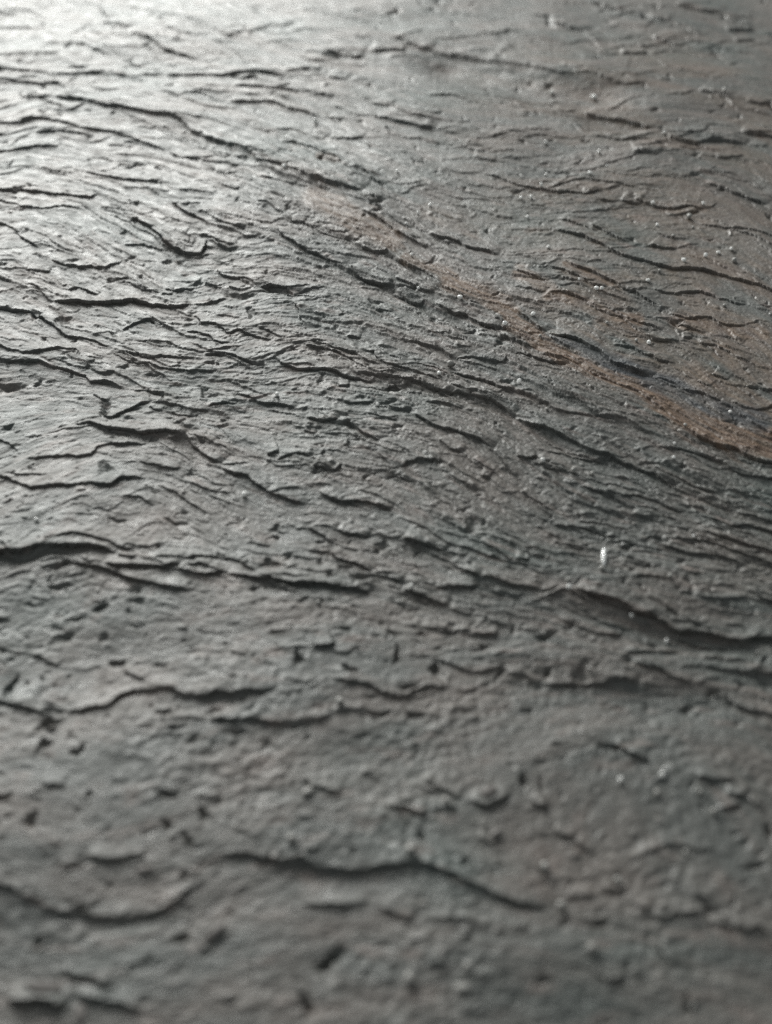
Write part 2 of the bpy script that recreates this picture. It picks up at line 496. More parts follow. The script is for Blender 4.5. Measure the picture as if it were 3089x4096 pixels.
# x, y, radius (tracing units), shade (1 white .. 0 grey), region key
GRAINS = '''
ur 1284,209,7,1 1192,200,5,.7 1190,225,4,.5 1434,288,4,.6 1539,288,4,.5 1564,197,4,.5
ump 1179,307,4.5,.8 1294,328,4.5,.8 1312,357,3,.7 1275,373,5,.9 1180,376,3.5,.8 1169,400,5,.8 1125,379,4,.6
urp 1147,425,5,.8 1125,428,4,.7 1140,468,4.5,.8 1410,441,5.5,.7 1519,439,4,.6 1489,468,7,.35 1420,485,4,.8 1455,508,4,.5 1497,490,3.5,.5
uc 681,260,6,.95 614,357,6,.95 724,254,3.5,.6 956,199,4,.6 993,308,4,.6 859,370,4,.7 811,247,3,.5 798,312,3,.5
lc 929,443,4,.9 903,459,4,.85 878,483,3.5,.9 889,552,4,.7
rr 1580,537,5,.7 1552,545,5,.8 1524,551,5,.9 1477,562,6,.75 1587,562,6,.55 1400,603,5,.6 1425,585,4,.4 1565,660,4,.4
ru 1184,533,5,.85 1289,620,5.5,.95 1300,624,4.5,.6 1251,603,3.5,.8 1312,695,4,.4
rd 1402,740,5,.9 1347,736,4,.5 1375,735,4.5,.45 1577,888,4,.6
rs 994,640,6,1 1152,677,6,.9 1091,697,6,.95 1167,726,4,.5 904,616,4,.9
lm 973,783,8,.45 948,805,5,.7 1182,878,4,.5 599,853,6,.7 816,872,4,.7
rl 1455,988,4.5,.95 1457,958,3,.8 1480,918,4,.5 1240,1015,9,.55 1172,996,6,.65 1279,1023,5,.55
pr 1300,1226,6,.4 1498,1157,4,.8 1368,1318,5,.7 1440,1384,6,.6 1447,1244,6,.5 1272,1444,5,.5 1637,1409,4,.5
lf 528,1068,7,.7 77,1121,5,.6 734,1513,9,.4
cn 888,1266,6,.8 688,1299,6,.5
br 1340,1684,7,.6 1432,1672,7,.65 1435,1661,5,.6 1542,1752,8,.5 1177,1872,11,.4 1212,1954,11,.4 1335,1901,8,.55 1279,2046,12,.35 1482,1841,6,.35 1419,1712,7,.45 1512,1709,6,.45
bc 964,1729,9,.45 888,1834,11,.45 886,1742,6,.45 629,1811,9,.35 884,2114,14,.35 1011,2087,10,.35
'''

# ----------------------------------------------------------------------------
# the slab's surface: a grid fanning out with distance
# ----------------------------------------------------------------------------
def spaced(a, b, n, end=False):
    return list(np.linspace(a, b, n, endpoint=end))
rowsD = spaced(2330, 1420, 290) + spaced(1420, 1250, 105) + spaced(1250, 380, 660) + spaced(380, 0, 290) + spaced(0, -70, 22, True)
Yrow = d2g([(834, r) for r in rowsD])[:, 1]
# the slab goes on, more coarsely, beyond what the photo shows
Yrow = np.concatenate([np.linspace(-0.06, Yrow[0], 22, endpoint=False), Yrow, Yrow[-1] + 0.35 * np.linspace(0, 1, 24)[1:] ** 1.5])
side_u = 1.07 + 1.9 * np.linspace(0, 1, 61)[1:] ** 1.7
U = np.concatenate([-side_u[::-1], np.linspace(-1.07, 1.07, 910), side_u])
NR = len(Yrow); NC = len(U)
Wrow = np.maximum((Yrow * math.cos(PITCH) + CAM_H * math.sin(PITCH)) * TV * ASPECT, 0.034)
X = (U[None, :] * Wrow[:, None]).astype(np.float64)
Y = np.repeat(Yrow[:, None], NC, 1)
DX, DY = g2d(X, Y)
PX = pxs(Y)

# grain coordinate phi from the flow lines (thin plate spline)
fp, fv = [], []
for ln in FLOW.strip().splitlines():
    p = tr(ln)
    g = d2g(p)
    xm = np.interp(834, p[:, 0], p[:, 1]) if p[0, 0] < 900 < p[-1, 0] else p[:, 1].mean()
    val = d2g([(834, xm)])[0, 1]
    # densify
    t = np.linspace(0, 1, len(p)); tt = np.linspace(0, 1, 12)
    for a, b in zip(np.interp(tt, t, p[:, 0]), np.interp(tt, t, p[:, 1])):
        fp.append((a / 1000, b / 1000)); fv.append(val)
fp = np.array(fp); fv = np.array(fv)
def _K(r2):
    return 0.5 * r2 * np.log(r2 + 1e-12)
r2 = ((fp[:, None] - fp[None]) ** 2).sum(-1)
n = len(fp)
A = np.zeros((n + 3, n + 3)); A[:n, :n] = _K(r2) + np.eye(n) * 0.02
A[:n, n] = 1; A[:n, n + 1:] = fp; A[n, :n] = 1; A[n + 1:, :n] = fp.T
sol = np.linalg.solve(A, np.concatenate([fv, [0, 0, 0]]))
gx = np.linspace(-0.4, 2.07, 90); gy = np.linspace(-0.25, 2.5, 110)
GXm, GYm = np.meshgrid(gx, gy)
q = np.stack([GXm.ravel(), GYm.ravel()], 1)
PH = (_K(((q[:, None] - fp[None]) ** 2).sum(-1)) @ sol[:n] + sol[n] + q @ sol[n + 1:]).reshape(GXm.shape)
def bil(F, x, y):
    fx = np.clip((x / 1000 - gx[0]) / (gx[1] - gx[0]), 0, len(gx) - 1.001)
    fy = np.clip((y / 1000 - gy[0]) / (gy[1] - gy[0]), 0, len(gy) - 1.001)
    i = fx.astype(int); j = fy.astype(int); a = fx - i; b = fy - j
    return (F[j, i] * (1 - a) + F[j, i + 1] * a) * (1 - b) + (F[j + 1, i] * (1 - a) + F[j + 1, i + 1] * a) * b
CX = np.clip(DX, -300, 1960); CY = np.clip(DY, -120, 2440)
_c = d2g(np.stack([CX.ravel(), CY.ravel()], 1))
PHI = bil(PH, CX, CY) + (Y - _c[:, 1].reshape(X.shape)) + 0.3 * (X - _c[:, 0].reshape(X.shape))
PSI = X
# slope of the grain in the ground plane, for the scattered cracks
dgx = np.gradient(PH, axis=1) / ((gx[1] - gx[0]) * 1000); dgy = np.gradient(PH, axis=0) / ((gy[1] - gy[0]) * 1000)
def flow_slope(dx, dy):           # d(Dy)/d(Dx) along the grain
    a = bil(dgx, dx, dy); b = bil(dgy, dx, dy)
    return -a / np.where(np.abs(b) < 1e-9, -1e-9, b)

Z = np.zeros_like(X)
# broad swells of the split face
Z += 0.0011 * pn(PSI * 22 + 3, PHI * 30, 1) + 0.0006 * pn(PSI * 40, PHI * 75 + 5, 2)
Z += 0.00015 * pn(PSI * 110, PHI * 240, 3) + 0.00007 * pn(PSI * 200, PHI * 420, 4)

# ragged edges: points are shifted before distances to the ledges are taken
WX = 0.00032 * pn(X * 480, Y * 480, 11) + 0.00016 * pn(X * 1300, Y * 1300, 12)
WY = 0.00030 * pn(X * 420, Y * 420, 13) + 0.00016 * pn(X * 1200, Y * 1200, 14) + 0.0005 * pn(X * 130, Y * 130, 15)
WY *= np.clip(PX / 8e-5, 0.7, 1.2); 
XW = X + WX; YW = Y + WY

part_id = np.full(X.shape, -1, np.int32)
part_w = np.zeros(X.shape, np.float32)
OX = np.zeros_like(X); OY = np.zeros_like(X)      # lips pushed out over the step below

def catmull(p, step):
    if len(p) < 3:
        m = max(2, int(np.hypot(*(p[-1] - p[0])) / step))
        return np.stack([np.linspace(p[0, 0], p[-1, 0], m), np.linspace(p[0, 1], p[-1, 1], m)], 1)
    e = np.vstack([2 * p[0] - p[1], p, 2 * p[-1] - p[-2]])
    out = []
    for i in range(1, len(e) - 2):
        m = max(1, int(np.hypot(*(e[i + 1] - e[i])) / step))
        t = np.linspace(0, 1, m, endpoint=False)[:, None]
        a, b, c, d = e[i - 1], e[i], e[i + 1], e[i + 2]
        out.append(0.5 * (2 * b + (c - a) * t + (2 * a - 5 * b + 4 * c - d) * t ** 2 + (3 * b - a - 3 * c + d) * t ** 3))
    out.append(p[-1:])
    return np.vstack(out)

def ledge(pd, w, Lpx, idx=-1, k=1.0, taper=0.15, step=16.0, tmax=0.004):
    """pd: course in tracing units. The far side is lifted and falls back over Lpx."""
    pd = catmull(np.asarray(pd, float), step)
    g = d2g(pd)
    ym = g[:, 1].mean()
    px = pxs(ym); H = 0.80 * k * (w + 0.8) * px * (1.0 + 0.2 * float(sstep(420, 150, pd[:, 1].mean())) + 0.4 * float(sstep(950, 1200, pd[:, 1].mean()))); L = Lpx * pxy(ym) * 0.8
    seg = np.hypot(*np.diff(g, axis=0).T); cum = np.concatenate([[0], np.cumsum(seg)]); T = cum[-1]
    pad = L * 1.05 + 0.001
    r0, r1 = np.searchsorted(Yrow, [g[:, 1].min() - pad, g[:, 1].max() + pad])
    if r1 - r0 < 2: return
    wmax = Wrow[r0:r1].max(); wmin = Wrow[r0:r1].min()
    xl, xr = g[:, 0].min() - pad, g[:, 0].max() + pad
    ul = min(xl / wmax, xl / wmin); ur = max(xr / wmax, xr / wmin)
    c0, c1 = np.searchsorted(U, [ul, ur])
    if c1 - c0 < 2: return
    xs = XW[r0:r1, c0:c1]; ys = YW[r0:r1, c0:c1]
    best = np.full(xs.shape, 1e9); S = np.zeros(xs.shape); TT = np.zeros(xs.shape); EX = np.zeros(xs.shape); EY = np.zeros(xs.shape)
    Ysub = Yrow[r0:r1]
    for i in range(len(g) - 1):
        ax, ay = g[i]; bx, by = g[i + 1]; dx, dy = bx - ax, by - ay; l2 = dx * dx + dy * dy
        if l2 < 1e-14: continue
        a, b = np.searchsorted(Ysub, [min(ay, by) - pad, max(ay, by) + pad])
        if b <= a: continue
        px_ = xs[a:b] - ax; py_ = ys[a:b] - ay
        t = np.clip((px_ * dx + py_ * dy) / l2, 0, 1)
        ex = px_ - t * dx; ey = py_ - t * dy
        d2 = ex * ex + ey * ey
        m = d2 < best[a:b]
        sgn = np.sign(dx * py_ - dy * px_)
        best[a:b] = np.where(m, d2, best[a:b])
        S[a:b] = np.where(m, sgn * np.sqrt(d2), S[a:b])
        TT[a:b] = np.where(m, cum[i] + t * seg[i], TT[a:b])
        ln_ = math.sqrt(l2)
        EX[a:b] = np.where(m, dy / ln_, EX[a:b]); EY[a:b] = np.where(m, -dx / ln_, EY[a:b])
    ok = best < pad * pad
    tl = min(taper * T, tmax)
    tap = np.clip(np.minimum(TT, T - TT) / tl, 0, 1); tap = tap * (2 - tap)
    tap = tap * (0.85 + 0.35 * pn(TT * 260, TT * 0 + w * 7.3 + g[0, 0] * 911, 21))
    up = np.clip(1 - S / L, 0, 1) ** 1.7
    cell = 0.00007
    stp = np.clip(S / cell + 0.5, 0, 1)
    prof = stp * (up + 0.22 * np.exp(-np.maximum(S, 0) / (2.0 * H))) - (1 - stp) * 0.45 * np.exp(np.minimum(S, 0) / (1.5 * H))
    Z[r0:r1, c0:c1] += np.where(ok, H * tap * prof, 0)
    if w >= 2.5 and pd[:, 1].mean() > 380:
        lip = np.where(ok & (S > 0), 0.55 * H * tap * np.exp(-np.maximum(S, 0) / (1.6 * H)), 0)
        OX[r0:r1, c0:c1] += lip * EX; OY[r0:r1, c0:c1] += lip * EY
    if idx >= 0:
        wgt = np.where(ok & (S >= 0) & (S < L * 0.8) & (tap > 0.25), up * w, 0)
        pw = part_w[r0:r1, c0:c1]
        m = wgt > pw
        pw[m] = wgt[m]; part_id[r0:r1, c0:c1][m] = idx

traced = []
for ln in LEDGES.strip().splitlines():
    hd, course = ln.split('|')
    hd = hd.split(',')
    traced.append((float(hd[0]), float(hd[1]) if len(hd) > 1 else None, tr(course)))
for i, (w, L, p) in enumerate(traced):
    if L is None: L = 22 + 5 * w
    # lines that reach the frame run on past it
    p = p.copy()
    for e, o in ((0, 1), (-1, -2)):
        if p[e, 0] < 6 or p[e, 0] > 1662:
            d = p[e] - p[o]; d = d / np.hypot(*d)
            p = np.vstack([p[0] + d * 110, p]) if e == 0 else np.vstack([p, p[-1] + d * 110])
    length = np.hypot(*np.diff(p, axis=0).T).sum()
    ledge(p, w, L, i if (w >= 3 and length > 25) else -1)

# scattered short cracks that follow the grain
rng = np.random.default_rng(5)
# hollows at the foot of the larger steps
def trough(course, wpx, dep):
    p = catmull(tr(course), 16.0); g = d2g(p); ym = g[:, 1].mean()
    L = wpx * pxy(ym); D_ = 0.55 * dep * wpx * pxs(ym)
    seg = np.hypot(*np.diff(g, axis=0).T); cum = np.concatenate([[0], np.cumsum(seg)]); T = cum[-1]
    a0, b0 = np.searchsorted(Yrow, [g[:, 1].min() - 1.2 * L, g[:, 1].max() + 0.5 * L])
    if b0 - a0 < 2: return
    best = np.full((b0 - a0, NC), 1e9); S = np.zeros_like(best); TT = np.zeros_like(best)
    for i in range(len(g) - 1):
        ax, ay = g[i]; dx, dy = g[i + 1] - g[i]; l2 = dx * dx + dy * dy + 1e-14
        px_ = XW[a0:b0] - ax; py_ = YW[a0:b0] - ay
        t = np.clip((px_ * dx + py_ * dy) / l2, 0, 1)
        d2 = (px_ - t * dx) ** 2 + (py_ - t * dy) ** 2; m = d2 < best
        S = np.where(m, np.sign(dx * py_ - dy * px_) * np.sqrt(d2), S); TT = np.where(m, cum[i] + t * seg[i], TT)
        best = np.minimum(best, d2)
    tap = sstep(0, 0.25 * T, np.minimum(TT, T - TT))
    q = S / L
    prof = sstep(0.35, -0.30, q) * sstep(-1.1, -0.30, q)
    Z[a0:b0] -= D_ * tap * prof * (1 + 0.12 * pn(XW[a0:b0] * 160, YW[a0:b0] * 160, 77))
for c, wd, dp in (
    ('01: 950,330 1300,370 1668,440 02: 300,520 700,560 900,560', 56, .42),
    ('22: 360,540 800,700 1100,800 1500,860 1668,850', 50, .40),
    ('11: 300,720 800,800 1200,860 1600,960 12: 100,1080 500,1270 900,1420', 32, .5),
    ('11: 600,80 900,210 1250,370 1560,480', 20, .45),
    ('12: 200,510 600,690 900,800', 18, .45),
    ('12: 1110,1140 1400,1260 1668,1380', 26, .45),
    ('30: 1400,610 1668,580 31: 300,600 700,680 1100,660 1500,830 32: 200,930', 60, .14),
    ('20: 820,1190 1250,1200 1668,1190 21: 100,1170', 44, .16),
    ('10: 600,1110 1000,1160 1200,1180 1420,1360', 24, .4),
    ('20: 0,300 250,260 500,250', 34, .35),
    ('00: 1200,830 1600,1000 01: 0,1090 400,1210 680,1280', 26, .4),
    ('21: 940,180 1240,280 1420,430', 44, .3),
    ('30: 150,860 400,970 800,990 1150,880', 44, .12),
    ('02: 420,710 700,790 900,840', 26, .4),
    ('01: 420,330 900,330', 24, .4),
    ('10: 1000,960 1400,1000 11: 0,960 400,1010', 30, .3),
):
    trough(c, wd, dp)
def scatter(count, ylo, yhi, lmin, lmax, wmin, wmax, dens=None):
    k = 0; tries = 0
    while k < count and tries < count * 6:
        tries += 1
        x = rng.uniform(-130, 1800); y = rng.uniform(ylo, yhi)
        if dens is not None and rng.random() > dens(x, y): continue
        n_ = 5; ln_ = math.exp(rng.uniform(math.log(lmin), math.log(lmax)))
        pts = [(x, y)]; dx = ln_ / n_; off = rng.normal(0, 0.10)
        for j in range(n_):
            s = float(flow_slope(np.array(pts[-1][0]), np.array(pts[-1][1]))) + off + rng.normal(0, 0.16)
            s = max(-0.8, min(1.0, s))
            c = 1 / math.hypot(1, s)
            pts.append((pts[-1][0] + dx * c, pts[-1][1] + dx * s * c))
        w = wmin + (wmax - wmin) * rng.random() ** 1.8
        ledge(pts, w, rng.uniform(9, 22) + 2 * w, -1, taper=0.45, step=10)
        k += 1
def band(x, y):
    # the cracked zone runs from upper left to lower right
    c = 690 + 0.42 * (x - 300)
    return (0.25 + 0.75 * math.exp(-((y - c) / 260) ** 2)) * (0.5 if x < 650 else 1.0)
def long_cracks(count, ylo, yhi, lmin, lmax, wmin, wmax, dens, wb=0.20):
    k = 0
    while k < count:
        x = rng.uniform(-250, 1600); y = rng.uniform(ylo, yhi)
        if rng.random() > dens(x + 100, y): continue
        ln_ = rng.uniform(lmin, lmax); n_ = max(6, int(ln_ / 14)); dx = ln_ / n_
        pts = [(x, y)]; off = rng.normal(0, 0.05); wob = 0
        for j in range(n_):
            wob = 0.6 * wob + rng.normal(0, wb)
            sl = float(flow_slope(np.array(pts[-1][0]), np.array(pts[-1][1]))) + off + wob
            sl = max(-0.8, min(1.1, sl)); c = 1 / math.hypot(1, sl)
            pts.append((pts[-1][0] + dx * c, pts[-1][1] + dx * sl * c))
        ledge(pts, wmin + (wmax - wmin) * rng.random() ** 2.2, rng.uniform(14, 30), -1, taper=0.3, step=8, tmax=0.006)
        k += 1
def core(x, y):
    c = 640 + 0.45 * (x - 300)
    return 0.12 + 0.88 * math.exp(-((y - c) / 200) ** 2)
long_cracks(210, 250, 1300, 70, 330, 0.5, 3.4, core)
def bundle(x, y):
    c = 430 + 0.50 * (x - 500)
    return (0.05 + 0.95 * math.exp(-((y - c) / 190) ** 2)) * (1 if x > 450 else 0.1)
long_cracks(380, 250, 1350, 60, 420, 0.7, 2.2, bundle, 0.10)
# tails and branches that link the traced ledges
for w, L, p in traced:
    if w < 3: continue
    if p[:, 1].mean() > 1600: continue
    for e in (0, -1, 'b'):
        if rng.random() < (0.25 if e != 'b' else 0.45): continue
        if e == 'b':
            i = rng.integers(0, len(p)); q0 = p[i] + rng.normal(0, 3, 2); sgn = 1
        else:
            q0 = p[e]; sgn = -1 if e == 0 else 1
        pts = [tuple(q0)]; off = rng.normal(0, 0.22); wob = 0
        for j in range(int(rng.uniform(5, 13))):
            wob = 0.6 * wob + rng.normal(0, 0.22)
            sl = float(flow_slope(np.array(pts[-1][0]), np.array(pts[-1][1]))) + off + wob
            sl = max(-0.9, min(1.2, sl)); c = sgn * 9 / math.hypot(1, sl)
            pts.append((pts[-1][0] + c, pts[-1][1] + c * sl))
        if sgn < 0: pts = pts[::-1]
        ledge(pts, w * rng.uniform(0.3, 0.6), rng.uniform(14, 30), -1, taper=0.3, step=8, tmax=0.005)
long_cracks(110, 0, 420, 90, 300, 1.2, 2.6, lambda x, y: 1)
scatter(1000, 330, 1320, 14, 70, 0.8, 2.1, band)
scatter(1300, 330, 1320, 8, 26, 0.8, 1.9, band)
scatter(70, -40, 330, 20, 90, 1.2, 2.4)
scatter(230, 1250, 2300, 16, 70, 1.5, 3.2)

# fine lamination: saw-tooth steps along the grain
def saw(kphi, kpsi, warp, amp, seed, thr):
    nn = PHI * kphi + warp * fbm(PSI * kpsi, PHI * kphi * 0.22, seed, 2)
    f = nn - np.floor(nn)
    m = sstep(thr, thr + 0.45, pn(PSI * kpsi * 0.7 + 9, PHI * kphi * 0.3, seed + 5))
    return amp * m * ((1 - f) ** 1.5 - 0.4) * (1 - 0.75 * sstep(1250, 1500, DY))
Z += saw(260, 60, 1.0, 0.00009, 31, -0.15)
Z += saw(620, 120, 1.0, 0.00008, 41, -0.25)
Z += saw(1500, 260, 1.2, 0.00004, 51, -0.35)

# pits
def pit(x, y, rx, ry, deep=0.6, idx=-1):
    g = d2g([(x, y)])[0]; ax = rx * pxs(g[1]); ay = ry * pxy(g[1])
    R = 1.6 * max(ax, ay) + 0.001
    r0, r1 = np.searchsorted(Yrow, [g[1] - R, g[1] + R])
    if r1 - r0 < 2: return
    xa, xb = g[0] - R, g[0] + R; wa, wb = Wrow[r0], Wrow[r1 - 1]
    c0, c1 = np.searchsorted(U, [min(xa / wa, xa / wb), max(xb / wa, xb / wb)])
    if c1 - c0 < 2: return
    dx = (X[r0:r1, c0:c1] + WX[r0:r1, c0:c1] * 1.4 - g[0]) / ax
    dy = (Y[r0:r1, c0:c1] + WY[r0:r1, c0:c1] * 1.4 - g[1]) / ay
    th = np.arctan2(dy, dx)
    r = np.hypot(dx, dy) * (1 + 0.30 * np.sin(th * 2 + x) + 0.22 * np.sin(th * 3 + y * 1.7) + 0.12 * np.sin(th * 5 + x * y))
    # steep on the far side, shallow ramp towards the viewer
    dep = np.clip(1 - r, 0, 1); dep = dep ** (0.6 if rx < 14 else 0.95) * (0.45 + 0.55 * sstep(-0.9, 0.6, dy))
    Z[r0:r1, c0:c1] -= deep * math.sqrt(ax * ay) * dep
    if idx >= 0: part_id[r0:r1, c0:c1][r < 0.92] = idx
NPIT = 0
for ln in PITS.strip().splitlines():
    toks = ln.split(); r_, c_ = int(toks[0][0]), int(toks[0][1])
    for t in toks[1:]:
        a, b, c, d = map(float, t.split(','))
        pit(TX[c_] + a / 3, TY[r_] + b / 3, c / 3, d / 3, 0.6 + 0.7 * float(sstep(1000, 1500, TY[r_] + b / 3)), 1000 + NPIT); NPIT += 1
for i in range(1300):
    x = rng.uniform(-130, 1800); y = rng.uniform(-30, 2300)
    r = rng.gamma(2.0, 1.1) + 1.2 + (1.5 if y > 1250 else 0)
    g = d2g([(x, y)])[0]
    pit(x, y, r * rng.uniform(1.0, 2.0), r * rng.uniform(0.6, 1.0), rng.uniform(0.5, 1.0))
for i in range(260):
    x = rng.uniform(-130, 1800); y = rng.uniform(1180, 2320)
    r = rng.gamma(2.0, 2.0) + 3
    pit(x, y, r * rng.uniform(0.7, 1.6), r * rng.uniform(0.5, 1.1), rng.uniform(0.5, 1.0))
for i in range(230):
    x = rng.uniform(-100, 1750); y = rng.uniform(780, 1560)
    r = rng.gamma(2.0, 1.2) + 2.2
    for j in range(int(rng.integers(1, 4))):           # clustered, so that rims break into one another
        pit(x + rng.normal(0, r * 1.1), y + rng.normal(0, r * 0.7), r * rng.uniform(0.6, 1.5), r * rng.uniform(0.4, 0.8), rng.uniform(0.5, 1.0))
# small raised crumbs of the stone itself
for i in range(650):
    x = rng.uniform(-130, 1800); y = rng.uniform(-30, 2300)
    if y < 380 and rng.random() < 0.75: continue
    r = rng.gamma(2.0, 0.8) + 1.2 + (2.0 if y > 1250 else 0)
    pit(x, y, r * rng.uniform(0.8, 1.5), r * rng.uniform(0.5, 0.8), -rng.uniform(0.3, 0.7))

# fine roughness
Z += 0.00006 * pn(PSI * 420, PHI * 900, 61) + 0.00005 * pn(X * 900, PHI * 1900, 62) + 0.00004 * pn(X * 1900, Y * 2400, 63)
nf = sstep(1150, 1500, DY)
Z += nf * (0.15 + 0.85 * sstep(-0.25, 0.5, fbm(X * 70, Y * 80, 69, 2))) * (0.00013 * pn(X * 260, Y * 330, 66) + 0.00016 * np.abs(pn(X * 480, Y * 600, 67)) + 0.00010 * pn(X * 900, Y * 1100, 68))
rough_zone = sstep(-0.1, 0.5, pn(PSI * 45, PHI * 90, 64))
Z += 0.00005 * rough_zone * pn(X * 700, Y * 900, 65)

# ----------------------------------------------------------------------------
# colours the stone itself has: rust-stained layer, blue-grey layer, warm patches
# ----------------------------------------------------------------------------
def near_line(course, half, soft=1.0):
    p = catmull(tr(course), 12.0)
    best = np.full(DX.shape, 1e9)
    r = half * 2.2
    for i in range(len(p) - 1):
        ax, ay = p[i]; bx, by = p[i + 1]; dx, dy = bx - ax, by - ay; l2 = dx * dx + dy * dy + 1e-9
        rr = np.where((DY[:, 500] > min(ay, by) - r) & (DY[:, 500] < max(ay, by) + r))[0]
        if len(rr) == 0: continue
        a, b = rr[0], rr[-1] + 1
        px_ = DX[a:b] - ax; py_ = DY[a:b] - ay
        t = np.clip((px_ * dx + py_ * dy) / l2, 0, 1)
        best[a:b] = np.minimum(best[a:b], np.hypot(px_ - t * dx, py_ - t * dy))
    return 1 - sstep(half * 0.55, half * 1.5, best * (1 + 0.35 * pn(PSI * 300, PHI * 500, 71)))
RUST = np.zeros_like(X); STREAK = np.zeros_like(X)
for c, h, a in (
    ('11: 1250,180 1450,240 1600,330 12: 0,430 100,500 200,590 300,640 420,690 560,740', 19, 1.0),
    ('12: 150,540 250,620 380,680 520,740 700,800 830,860 950,960 1080,1040 1200,1100 1330,1150', 23, 1.0),
    ('12: 1080,1040 1250,1110 1400,1160 1560,1200 1668,1220', 33, 0.95),
    ('12: 210,270 340,290 480,340 600,400 800,420', 14, 0.8),
    ('12: 330,60 480,130 620,190', 9, 0.7),
    ('12: 20,110 150,190 230,220', 14, 0.65),
    ('11: 960,20 1100,70 1200,90 1290,150', 12, 0.75),
    ('01: 380,1290 480,1340 620,1440 760,1500 880,1560', 26, 0.75),
    ('12: 560,440 700,480 800,540', 16, 0.55),
    ('12: 1060,420 1250,450 1450,480 1600,500', 18, 0.7),
    ('12: 1150,740 1280,830 1450,900 1620,1000', 24, 0.6),
    ('12: 1350,620 1500,720 1668,760', 26, 0.6),
    ('12: 880,560 1050,600 1250,650', 16, 0.35),
    ('02: 960,1340 1120,1345 1230,1355', 8, 0.6),
    ('02: 480,830 700,880 900,900', 20, 0.3),
    ('01: 1100,1370 1250,1430 1400,1500', 16, 0.35),
    ('02: 1350,1330 1500,1380 1668,1400', 20, 0.3),
    ('01: 400,1020 500,1045', 9, 0.5),
):
    nl_ = near_line(c, h)
    RUST = np.maximum(RUST, a * nl_)
    if a > 0.9: STREAK = np.maximum(STREAK, nl_ * 0.95)
RUST = np.maximum(RUST, 0.42 * sstep(1050, 1250, DX) * sstep(470, 580, DY + 0.1 * (1668 - DX)) * sstep(930, 760, DY - 0.3 * (DX - 1300)) * sstep(-0.5, 0.3, fbm(PSI * 60, PHI * 200, 74, 3)))
RUST = np.maximum(RUST, 0.36 * sstep(850, 1200, DX) * sstep(40, 160, DY) * sstep(620, 480, DY) * sstep(-0.4, 0.35, fbm(PSI * 35, PHI * 70, 75, 3)))
RUST *= 0.70 + 0.35 * sstep(-0.7, 0.45, fbm(PSI * 130, PHI * 520, 72, 4, 0.65))
RUST = np.clip(RUST, 0, 1)
SLATE = 0.9 * near_line('12: 200,520 330,560 480,610', 9)
SLATE = np.maximum(SLATE, near_line('12: 480,620 640,700 800,750 900,800 1050,850 1180,930 1320,985 1420,1010 1600,1080', 19))
SLATE = np.clip(SLATE * (0.7 + 0.5 * pn(PSI * 200, PHI * 500, 73)), 0, 1)

